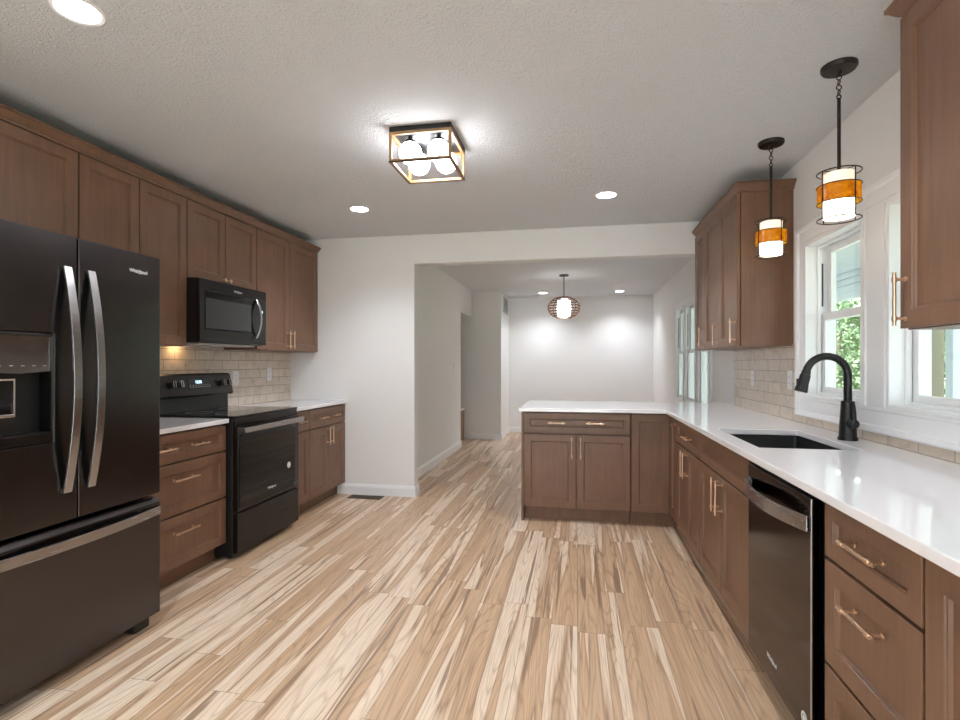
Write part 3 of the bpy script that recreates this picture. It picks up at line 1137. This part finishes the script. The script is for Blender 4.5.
def bow_handle(parent, mat, vertical, c, length, width, bow, thick=0.010, standoff=0.012, nseg=24):
    """flat strap bowed away from the door, its ends resting on it"""
    m = MB()
    vs, fs = [], []
    for i in range(nseg + 1):
        t_ = -1 + 2 * i / nseg
        d = standoff + bow * (1 - t_ * t_)
        s_ = t_ * length / 2
        for (wv, dd) in ((-width / 2, d), (width / 2, d), (width / 2, d - thick), (-width / 2, d - thick)):
            if vertical:
                vs.append((c[0] + wv, -dd, c[1] + s_))
            else:
                vs.append((c[0] + s_, -dd, c[1] + wv))
    for i in range(nseg):
        for k in range(4):
            k2 = (k + 1) % 4
            fs.append((i * 4 + k, i * 4 + k2, (i + 1) * 4 + k2, (i + 1) * 4 + k))
    fs.append((0, 1, 2, 3))
    fs.append(tuple(nseg * 4 + k for k in range(4)))
    m.add(vs, fs)
    # end blocks joining the strap to the door
    e = 0.016
    for s_ in (-1, 1):
        a = s_ * (length / 2 - e / 2)
        if vertical:
            m.box(c[0] - width / 2, c[0] + width / 2, 0.001, -standoff, c[1] + a - e / 2, c[1] + a + e / 2)
        else:
            m.box(c[0] + a - e / 2, c[0] + a + e / 2, 0.001, -standoff, c[1] - width / 2, c[1] + width / 2)
    return m.build('handle', mat, parent, bevel=0.0015)


bow_handle(ld, 'steel_v', True, (-0.052, 1.205), 0.90, 0.034, 0.050)
bow_handle(rd, 'steel_v', True, (0.052, 1.205), 0.90, 0.034, 0.050)
m = MB()
m.prism([(0.0, 0.060), (0.0, 0.598), (0.020, 0.620), (DT, 0.620), (DT, 0.060)], -hw, hw, lambda u, v, w_: (w_, u, v))
fz = m.build('freezer_drawer', 'blackss', fr_, bevel=0.005, seg=3)
bow_handle(fz, 'steel', False, (0.0, 0.560), 0.835, 0.040, 0.036)

# ------------------------------------------------------------------ range
RY0, RY1 = 3.013, 3.763
rg = empty('range', (-2.145, (RY0 + RY1) / 2, 0), R(90))
tag(rg, 'black freestanding electric range with glass cooktop', 'range')
hw = (RY1 - RY0) / 2 - 0.002
RDp = -2.145 - (XL + 0.010)
MB().box(-hw, hw, 0.040, RDp, 0.02, 0.900).build('body', 'black', rg, bevel=0.003)
for sx in (-1, 1):
    for yy in (0.09, RDp - 0.08):
        MB().lathe([(0.02, 0.0), (0.02, 0.021)], (sx * (hw - 0.05), yy, 0), 12).build('foot', 'black', rg)
ct = MB().box(-hw - 0.002, hw + 0.002, 0.012, RDp - 0.055, 0.9165, 0.930).build('cooktop', 'blackgloss', rg, bevel=0.004)
for bx, by, br in ((-0.19, 0.17, 0.105), (0.19, 0.17, 0.085), (-0.19, 0.43, 0.08), (0.19, 0.43, 0.105)):
    MB().ring((bx, by, 0.9301), br, 0.0012, 40, 6, sq=0.0003).build('burner_marking', 'grille', ct)
MB().box(-hw, hw, 0.016, 0.040, 0.868, 0.9165).build('vent_trim', 'blackss_dark', rg, bevel=0.002)
od = MB().box(-hw + 0.002, hw - 0.002, 0.0, 0.040, 0.312, 0.864).build('oven_door', 'blackss_dark', rg, bevel=0.004)
MB().box(-hw + 0.012, hw - 0.012, -0.003, 0.001, 0.330, 0.815).build('door_glass', 'blackgloss', od, bevel=0.002)
hm = MB()
hm.box(-hw + 0.01, hw - 0.006, -0.052, -0.038, 0.822, 0.858)
for sx in (-1, 1):
    hm.box(sx * (hw - 0.03) - 0.014, sx * (hw - 0.03) + 0.014, -0.040, 0.001, 0.826, 0.854)
hm.build('handle', 'steel', od, bevel=0.003)
logo(od, 0.024, (0.0, -0.0045, 0.392), (R(90), 0, 0))
bd = MB().lathe([(0.023, 0.0), (0.023, 0.0008)], seg=24, axis='y')
bd.v = [(a + 0.225, -0.0032 - b, c_ + 0.505) for a, b, c_ in bd.v]
bdo = bd.build('round_sticker', 'paper', od)
rm = MB().ring((0.225, -0.0042, 0.505), 0.013, 0.002, 24, 6, 'y', sq=0.0003)
rm.build('sticker_print', 'green_badge', bdo)
sd = MB().box(-hw + 0.002, hw - 0.002, 0.002, 0.040, 0.045, 0.300).build('storage_drawer', 'blackss_dark', rg, bevel=0.004)
# backguard: recessed riser and overhanging tilted control console
bg = MB()
bg.prism([(RDp, 0.900), (RDp - 0.055, 0.900), (RDp - 0.052, 1.04), (RDp, 1.04)], -hw + 0.012, hw - 0.012, lambda u, v, w_: (w_, u, v))
bgo = bg.build('backguard', 'black', rg, bevel=0.002)
con = MB().prism([(RDp, 1.030), (RDp - 0.088, 1.030), (RDp - 0.092, 1.042), (RDp - 0.062, 1.185), (RDp - 0.048, 1.196), (RDp, 1.196)], -hw, hw, lambda u, v, w_: (w_, u, v)).build('control_console', 'blackss_dark', bgo, bevel=0.003)
tilt = math.atan2(0.030, 0.143)
ty = lambda z: RDp - 0.092 + (z - 1.042) * 0.030 / 0.143
for kx in (-0.275, -0.205, 0.240, 0.305):
    km = MB()
    km.lathe([(0.026, 0.0), (0.024, 0.004), (0.0215, 0.005), (0.020, 0.026), (0.016, 0.029)], seg=24, axis='y')
    km.v = [(a, -b, c_) for a, b, c_ in km.v]
    ko = km.build('control_knob', 'matteblack', rg, smooth=True)
    ko.location = (kx, ty(1.120), 1.120)
    ko.rotation_euler = (-tilt, 0, 0)
    MB().grid([-0.014, -0.008, 0.008, 0.014], [-0.023, -0.019, 0.019, 0.023], -0.044, -0.026, XZY, lambda x, z: abs(x) > 0.008 or abs(z) > 0.019).build('grip', 'chrome', ko, bevel=0.002)
dp = MB().box(-0.105, 0.135, -0.003, 0.002, -0.040, 0.040).build('display_panel', 'blackgloss', rg, bevel=0.001)
dp.location = (0, ty(1.120), 1.120)
dp.rotation_euler = (-tilt, 0, 0)
dg_ = text_mesh('12:00', 0.030, 'clock_digits', 'display', dp, (0.0, -0.0036, 0.014), (R(90), 0, 0), 0.0003)
m = MB()
for r_ in range(2):
    for k in range(8):
        m.box(-0.092 + 0.028 * k, -0.082 + 0.028 * k, -0.0038, -0.003, -0.024 + 0.014 * r_, -0.020 + 0.014 * r_)
m.build('touch_print', 'grille', dp)

# ------------------------------------------------------------------ microwave
mw = empty('microwave', (-2.425, (RY0 + RY1) / 2, 1.410), R(90))
tag(mw, 'black over-the-range microwave below the short wall cabinet', 'microwave')
hw = (RY1 - RY0) / 2 - 0.004
MH = 0.426
MDp = -2.425 - (XL + 0.010)
MB().box(-hw, hw, 0.032, MDp, 0.0, MH).build('body', 'black', mw, bevel=0.003)
dr = MB().box(-hw, hw, 0.0, 0.031, 0.006, MH - 0.002).build('door', 'blackss_dark', mw, bevel=0.004)
MB().box(-hw + 0.045, 0.180, -0.0025, 0.001, 0.085, 0.345).build('door_glass', 'blackgloss', dr, bevel=0.001)
MB().box(-hw + 0.052, 0.172, -0.0035, -0.0024, 0.098, 0.300).build('screen_window', 'mwglass', dr)
MB().box(0.186, hw - 0.012, -0.0025, 0.001, 0.03, 0.345).build('keypad', 'blackgloss', dr, bevel=0.001)
text_mesh('3:00', 0.024, 'clock_digits', 'display', dr, (0.300, -0.0032, 0.262), (R(90), 0, 0), 0.0003)
bow_handle(dr, 'steel_v', True, (0.235, 0.205), 0.300, 0.022, 0.042, 0.009, 0.008)
logo(dr, 0.022, (0.02, -0.001, 0.378), (R(90), 0, 0))
m = MB()
m.box(-hw + 0.06, hw - 0.06, 0.06, 0.30, -0.012, 0.0)
m.build('vent_filter', 'grille', mw, bevel=0.002)
for lx in (-0.19,):
    MB().box(lx, lx + 0.09, 0.315, 0.365, -0.006, 0.0).build('lamp_lens', 'hood_glow', mw)

# ------------------------------------------------------------------ dishwasher
DY0, DY1 = 1.708, 2.304
dw = empty('dishwasher', (0.690, (DY0 + DY1) / 2, 0), R(-90))
tag(dw, 'black stainless dishwasher under the counter beside the sink cabinet', 'dishwasher')
hw = (DY1 - DY0) / 2
MB().box(-hw - 0.015, hw + 0.040, 0.036, 0.60, 0.11, 0.884).build('body', 'black', dw, bevel=0.002)
MB().box(-hw + 0.004, hw - 0.004, 0.09, 0.60, 0.0, 0.11).build('toe_kick', 'black', dw)
dd = MB().box(-hw + 0.004, hw - 0.006, 0.0, 0.033, 0.118, 0.862).build('door', 'blackss_gloss', dw, bevel=0.004)
MB().box(hw - 0.0105, hw - 0.0045, -0.0015, 0.004, 0.118, 0.862).build('edge_trim', 'chrome', dd, bevel=0.001)
bow_handle(dd, 'steel', False, (-0.004, 0.784), 0.57, 0.048, 0.050, 0.010, 0.010)
logo(dd, 0.022, (-0.030, -0.001, 0.200), (R(90), 0, 0))
bd = MB().lathe([(0.022, 0.0), (0.022, 0.0008)], seg=24, axis='y')
bd.v = [(a + 0.242, -0.0002 - b, c_ + 0.172) for a, b, c_ in bd.v]
bdo = bd.build('round_sticker', 'paper', dd)
MB().ring((0.242, -0.0012, 0.172), 0.013, 0.002, 24, 6, 'y', sq=0.0003).build('sticker_print', 'green_badge', bdo)

# ------------------------------------------------------------------ ceiling lights
def downlight(x, y, label, mat='led', group='recessed ceiling downlights'):
    o = empty('recessed_light', (x, y, H))
    tag(o, label, 'light', group)
    MB().lathe([(0.067, 0.0), (0.067, -0.003), (0.078, -0.006), (0.086, -0.002), (0.086, 0.0)], seg=40, closed=True).build('trim_ring', 'white', o, smooth=True)
    MB().lathe([(0.066, -0.0005), (0.066, -0.0025), (0.03, -0.003), (0.001, -0.003)], seg=40).build('lens', mat, o, smooth=True)
    ld = bpy.data.lights.new('downlight_beam', 'SPOT')
    ld.energy = LAMP['spot_far'] if mat == 'led_far' else LAMP['spot']
    ld.color = (0.90, 0.94, 1.0)
    ld.spot_size = R(135)
    ld.spot_blend = 1.0
    ld.shadow_soft_size = 0.06
    lo = bpy.data.objects.new('downlight_beam', ld)
    COL.objects.link(lo)
    lo.parent = o
    lo.location = (0, 0, -0.07)
    return o


downlight(-1.71, 1.53, 'round recessed downlight in the kitchen ceiling out from the refrigerator')
downlight(-1.70, 3.90, 'round recessed downlight in the kitchen ceiling between flush light and end wall')
downlight(0.21, 3.905, 'round recessed downlight in the kitchen ceiling above the front of the peninsula')
downlight(0.21, 1.53, 'added unseen fill downlight in the kitchen ceiling above the floor in front of the dishwasher')  # this and the next two are out of view, added as interior fill
downlight(-1.71, -0.85, 'added unseen fill downlight in the kitchen ceiling behind the camera on the refrigerator side')
downlight(0.21, -0.85, 'added unseen fill downlight in the kitchen ceiling behind the camera on the window side')
downlight(-0.58, 9.08, 'round recessed downlight in the next room to the left of the slatted pendant', 'led_far')
downlight(0.71, 9.10, 'round recessed downlight in the next room to the right of the slatted pendant', 'led_far')

# flush cage light with four globes
fl = empty('flush_light', (-0.795, 2.745, H))
tag(fl, 'square open-cage flush ceiling light with four white globes', 'light')
a = 0.166
MB().box(-a, a, -a, a, -0.026, 0.0).build('ceiling_plate', 'matteblack', fl, bevel=0.002)
m = MB()
cb = -0.176
t = 0.0075
for zz in (-0.034, cb):
    m.grid([-a, -a + 2 * t, a - 2 * t, a], [-a, -a + 2 * t, a - 2 * t, a], zz - t, zz + t, XYZ, lambda x, y: abs(x) > a - 2 * t or abs(y) > a - 2 * t)
for sx in (-1, 1):
    for sy in (-1, 1):
        m.box(sx * (a - t) - t, sx * (a - t) + t, sy * (a - t) - t, sy * (a - t) + t, cb + t, -0.034 - t)
m.build('cage', 'goldwood', fl, bevel=0.0015)
m = MB()
for zz in (cb,):
    m.grid([-a - 0.002, -a + 0.0, a - 0.0, a + 0.002], [-a - 0.002, -a + 0.0, a - 0.0, a + 0.002], zz - t - 0.0005, zz - t + 0.004, XYZ, lambda x, y: abs(x) > a or abs(y) > a)
m.build('cage_edging', 'matteblack', fl)
for sx in (-1, 1):
    for sy in (-1, 1):
        gx, gy = sx * 0.078, sy * 0.078
        so = MB().lathe([(0.012, -0.022), (0.012, -0.040), (0.030, -0.045), (0.034, -0.062), (0.010, -0.064)], (gx, gy, 0), 20).build('socket', 'matteblack', fl, smooth=True)
        pr = [(0.060 * math.sin(R(8 + 164 * k / 18)), -0.108 - 0.060 * math.cos(R(8 + 164 * k / 18))) for k in range(19)]
        MB().lathe(pr, (gx, gy, 0), 32).build('globe', 'globe', fl, smooth=True)


def pendant(x, y, label):
    o = empty('pendant_light', (x, y, H))
    tag(o, label, 'light', 'amber pendants over the sink counter')
    MB().lathe([(0.066, 0.0), (0.066, -0.012), (0.060, -0.020), (0.012, -0.022), (0.010, -0.034), (0.004, -0.036)], seg=32).build('canopy', 'bronze', o, smooth=True)
    m = MB()
    for k in range(4):
        m.ring((0, 0, -0.047 - 0.021 * k), 0.0095, 0.0024, 16, 6, 'x' if k % 2 else 'y')
    m.build('chain', 'bronze', o, smooth=True)
    zt = -0.441
    m = MB()
    m.ring((0, 0, -0.128), 0.008, 0.0028, 16, 6, 'y')
    m.tube([(0, 0, -0.134), (0, 0, zt + 0.01)], 0.0068, 12)
    m.build('rod', 'bronze', o, smooth=True)
    zb = -0.635
    Rr = 0.078
    m = MB()
    for zz in (zt, zb):
        m.ring((0, 0, zz), Rr, 0.0026, 40, 6)
    for k in range(4):
        aa = R(20 + 90 * k)
        m.tube([(Rr * math.cos(aa), Rr * math.sin(aa), zt), (Rr * math.cos(aa), Rr * math.sin(aa), zb)], 0.0026, 8)
        m.tube([(Rr * math.cos(aa), Rr * math.sin(aa), zt), (0, 0, zt + 0.004)], 0.0019, 8)
    for zz in (-0.497, -0.567):
        m.ring((0, 0, zz), Rr + 0.001, 0.0020, 40, 6)
    m.build('wire_frame', 'bronze', o, smooth=True)
    MB().lathe([(Rr - 0.001, -0.566), (Rr - 0.001, -0.498), (Rr - 0.003, -0.498), (Rr - 0.003, -0.566)], seg=48, closed=True).build('amber_band', 'amber', o, smooth=True)
    MB().lathe([(0.055, -0.628), (0.056, -0.626), (0.056, -0.493), (0.050, -0.492), (0.006, -0.492)], seg=40).build('diffuser', 'pendant_glow', o, smooth=True)
    MB().lathe([(0.0555, -0.491), (0.056, zt - 0.006), (0.050, zt - 0.002), (0.006, zt - 0.001)], seg=40).build('diffuser_dim_top', 'pendant_dim_top', o, smooth=True)  # diffuser top split off so its light fades upward by material
    return o


pendant(1.066, 2.392, 'amber-banded cylinder pendant above the near end of the sink, in front of the windows')
pendant(1.060, 3.142, 'amber-banded cylinder pendant in front of the wall cabinet side panel')

# slatted globe lantern in the next room
ln = empty('pendant_light', (-0.176, 7.30, H))
tag(ln, 'slatted wooden globe pendant in the next room', 'light')
MB().lathe([(0.065, 0.0), (0.065, -0.018), (0.012, -0.022), (0.008, -0.03)], seg=24).build('canopy', 'matteblack', ln, smooth=True)
MB().tube([(0, 0, -0.02), (0, 0, -0.32)], 0.006, 8).build('rod', 'matteblack', ln, smooth=True)
m = MB()
ra, rb, zc_ = 0.225, 0.155, -0.455
for k in range(10):
    a_ = R(28 + 124 * k / 9)
    zz = zc_ + rb * math.cos(a_)
    m.ring((0, 0, zz), ra * math.sin(a_), 0.005, 36, 6, sq=0.0075)
m.build('slats', 'slatwood', ln, smooth=True)
m = MB()
for k in range(6):
    b_ = R(15 + 60 * k)
    pts = []
    for j in range(11):
        a_ = R(16 + 148 * j / 10)
        pts.append((ra * 0.98 * math.sin(a_) * math.cos(b_), ra * 0.98 * math.sin(a_) * math.sin(b_), zc_ + rb * math.cos(a_)))
    m.tube(pts, 0.006, 6)
m.build('ribs', 'slatwood', ln, smooth=True)
MB().lathe([(0.060, -0.590), (0.088, -0.57), (0.096, -0.46), (0.088, -0.36), (0.05, -0.335), (0.01, -0.33)], seg=28).build('diffuser', 'lantern_glow', ln, smooth=True)

# ------------------------------------------------------------------ outlets, switch, vents
def outlet(x, y, z, facing, label, switch=False):
    o = empty('light_switch' if switch else 'wall_outlet', (x, y, z), FACING[facing])
    tag(o, label, 'switch' if switch else 'outlet', None if switch else 'white wall outlets')
    MB().box(-0.036, 0.036, -0.006, 0.0, -0.059, 0.059).build('cover_plate', 'white', o, bevel=0.002)
    if switch:
        MB().box(-0.016, 0.016, -0.010, -0.005, -0.033, 0.033).build('rocker', 'white', o, bevel=0.002)
    else:
        for s_ in (-1, 1):
            f_ = MB().box(-0.016, 0.016, -0.0075, -0.005, s_ * 0.020 - 0.014, s_ * 0.020 + 0.014).build('receptacle', 'white', o, bevel=0.003)
            q = MB()
            for sx in (-1, 1):
                q.box(sx * 0.006 - 0.001, sx * 0.006 + 0.001, -0.0078, -0.007, s_ * 0.020 - 0.004, s_ * 0.020 + 0.006)
            q.build('slots', 'black', f_)
    return o


outlet(XL + 0.008, 3.92, 1.150, 'E', 'white wall outlet in the tile just behind the range console')
outlet(XL + 0.008, 4.40, 1.172, 'E', 'white wall outlet in the tile above the counter near the end wall')
outlet(XT, 4.29, 1.160, 'W', 'white wall outlet in the tile below the far wall cabinets')
outlet(XT, 3.585, 1.165, 'W', 'white wall outlet in the tile against the window casing')
outlet(XFL, 7.35, 1.24, 'E', 'small white light switch on the left wall of the next room', True)

v = empty('air_vent', (-1.25, 9.20, 2.30), R(90))
tag(v, 'grey air return grille high on the closet wall of the next room', 'vent')
MB().grid([-0.28, -0.25, 0.25, 0.28], [-0.14, -0.11, 0.11, 0.14], -0.010, 0.0, XZY, lambda x, z: abs(x) > 0.25 or abs(z) > 0.11).build('frame', 'grille', v, bevel=0.002)
m = MB()
for k in range(12):
    zz = -0.10 + 0.018 * k
    m.prism([(-0.008, zz), (-0.006, zz), (-0.001, zz + 0.013), (-0.003, zz + 0.013)], -0.25, 0.25, lambda a_, b_, w_: (w_, a_, b_))
m.build('louvers', 'grille', v)
MB().box(-0.25, 0.25, -0.001, -0.0002, -0.11, 0.11).build('backing', 'matteblack', v)

v = empty('floor_register', (-1.97, 4.672, 0.0))
tag(v, 'dark bronze floor register set in the planks by the end wall', 'vent')
MB().grid([-0.165, -0.145, 0.145, 0.165], [-0.06, -0.045, 0.045, 0.06], 0.0, 0.006, XYZ, lambda x, y: abs(x) > 0.145 or abs(y) > 0.045).build('frame', 'register', v, bevel=0.001)
m = MB()
for k in range(20):
    m.box(-0.143 + 0.0148 * k, -0.137 + 0.0148 * k, -0.045, 0.045, 0.0012, 0.005)
m.build('louvers', 'register', v)
MB().box(-0.145, 0.145, -0.045, 0.045, 0.0003, 0.001).build('backing', 'black', v)

# low cabinet glimpsed through the far doorway
v = empty('vanity', (-2.30, 8.40, 0))
tag(v, 'low wooden cabinet with white top glimpsed through the far doorway', 'cabinet')
MB().box(-0.45, 0.42, -0.24, 0.24, 0.0, 0.50).build('body', 'cabwood_hall', v, bevel=0.003)
MB().box(-0.47, 0.44, -0.25, 0.25, 0.50, 0.54).build('top', 'trim', v, bevel=0.004)

# ------------------------------------------------------------------ outside
structure(MB().box(-30, 60, -30, 70, -0.70, -0.55).build('ground', 'lawn'))
structure(MB().box(-6, 1.5, -9, YREAR - 0.2, -0.55, -0.12).build('bounce_slab', 'concrete'))  # unseen slab added to bounce sunlight in through the rear opening
structure(MB().box(1.50, 3.75, -1.0, 12.0, -0.55, -0.12).build('porch_floor', 'concrete'))
m = MB()
m.box(1.475, 3.75, -1.0, 12.0, 2.515, 2.56)
k = 0
y_ = -1.0
while y_ < 12.0:
    m.box(1.475, 3.58, y_ + 0.006, y_ + 0.116, 2.505, 2.515)
    y_ += 0.122
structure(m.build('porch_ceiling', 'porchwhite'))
m = MB()
m.box(3.58, 3.75, -1.0, 12.0, 2.16, 2.505)
for zz in (2.24, 2.33, 2.42):
    m.box(3.565, 3.58, -1.0, 12.0, zz, zz + 0.075)
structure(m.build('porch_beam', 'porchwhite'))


def post(x, y, w_, mat, label):
    o = MB().box(x - w_ / 2, x + w_ / 2, y - w_ / 2, y + w_ / 2, -0.12, 2.16).build('porch_post', mat, bevel=0.01)
    tag(o, label, 'post', 'porch posts')


post(3.66, 6.22, 0.13, 'porchwood', 'weathered pale wood porch post outside the sink window')
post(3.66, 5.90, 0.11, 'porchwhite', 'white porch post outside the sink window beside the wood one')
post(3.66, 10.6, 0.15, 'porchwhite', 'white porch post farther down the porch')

# neighbouring house and trees
hs = empty('house', (24, 40.0, -0.55))
tag(hs, 'pale neighbouring house beyond the porch', 'house')
MB().box(-3.5, 3.5, -5, 5, 0, 2.9).build('wall', 'siding', hs)
MB().prism([(-4.0, 2.8), (4.0, 2.8), (0, 5.0)], -5.4, 5.4, XZY).build('roof', 'bark', hs)
for yy in (-3.2, 0.2, 3.0):
    wq = MB().box(-3.56, -3.49, yy - 0.6, yy + 0.6, 1.0, 2.2).build('window', 'trim', hs)
    MB().box(-3.58, -3.555, yy - 0.5, yy + 0.5, 1.1, 2.1).build('pane', 'blackgloss', wq)

rnd = random.Random(11)
leafm, trunkm = MB(), MB()
spots = []
for i in range(34):
    spots.append((rnd.uniform(9, 12) + (i % 2) * 3.0, -2 + i * 1.25, rnd.uniform(4.5, 7.0)))
for (tx, ty_, th) in spots:
    trunkm.tube([(tx, ty_, -0.56), (tx + 0.1, ty_, th * 0.5)], [0.16, 0.08], 8)
    for q in range(1500):
        u, v_, w_ = rnd.gauss(0, 1), rnd.gauss(0, 1), rnd.gauss(0, 1)
        l_ = math.sqrt(u * u + v_ * v_ + w_ * w_)
        rad = rnd.uniform(0.55, 1.0)
        c_ = Vector((tx + u / l_ * rad * 1.5, ty_ + v_ / l_ * rad * 1.5, th * 0.42 + w_ / l_ * rad * th * 0.52))
        if c_.z < -0.5:
            continue
        s_ = rnd.uniform(0.06, 0.14)
        e1 = Vector((rnd.uniform(-1, 1), rnd.uniform(-1, 1), rnd.uniform(-1, 1))).normalized() * s_
        e2 = e1.cross(Vector((rnd.uniform(-1, 1), rnd.uniform(-1, 1), rnd.uniform(-1, 1)))).normalized() * s_ * 0.6
        leafm.add([c_ - e1, c_ + e2, c_ + e1, c_ - e2], [(0, 1, 2, 3)])
tr = trunkm.build('trunk', 'bark')
tl_ = leafm.build('treeline', 'leaf')
tag(tl_, 'dense green trees beyond the porch seen through the windows', 'trees', None, 'stuff')
tr.parent = tl_
tr['kind'] = 'stuff'
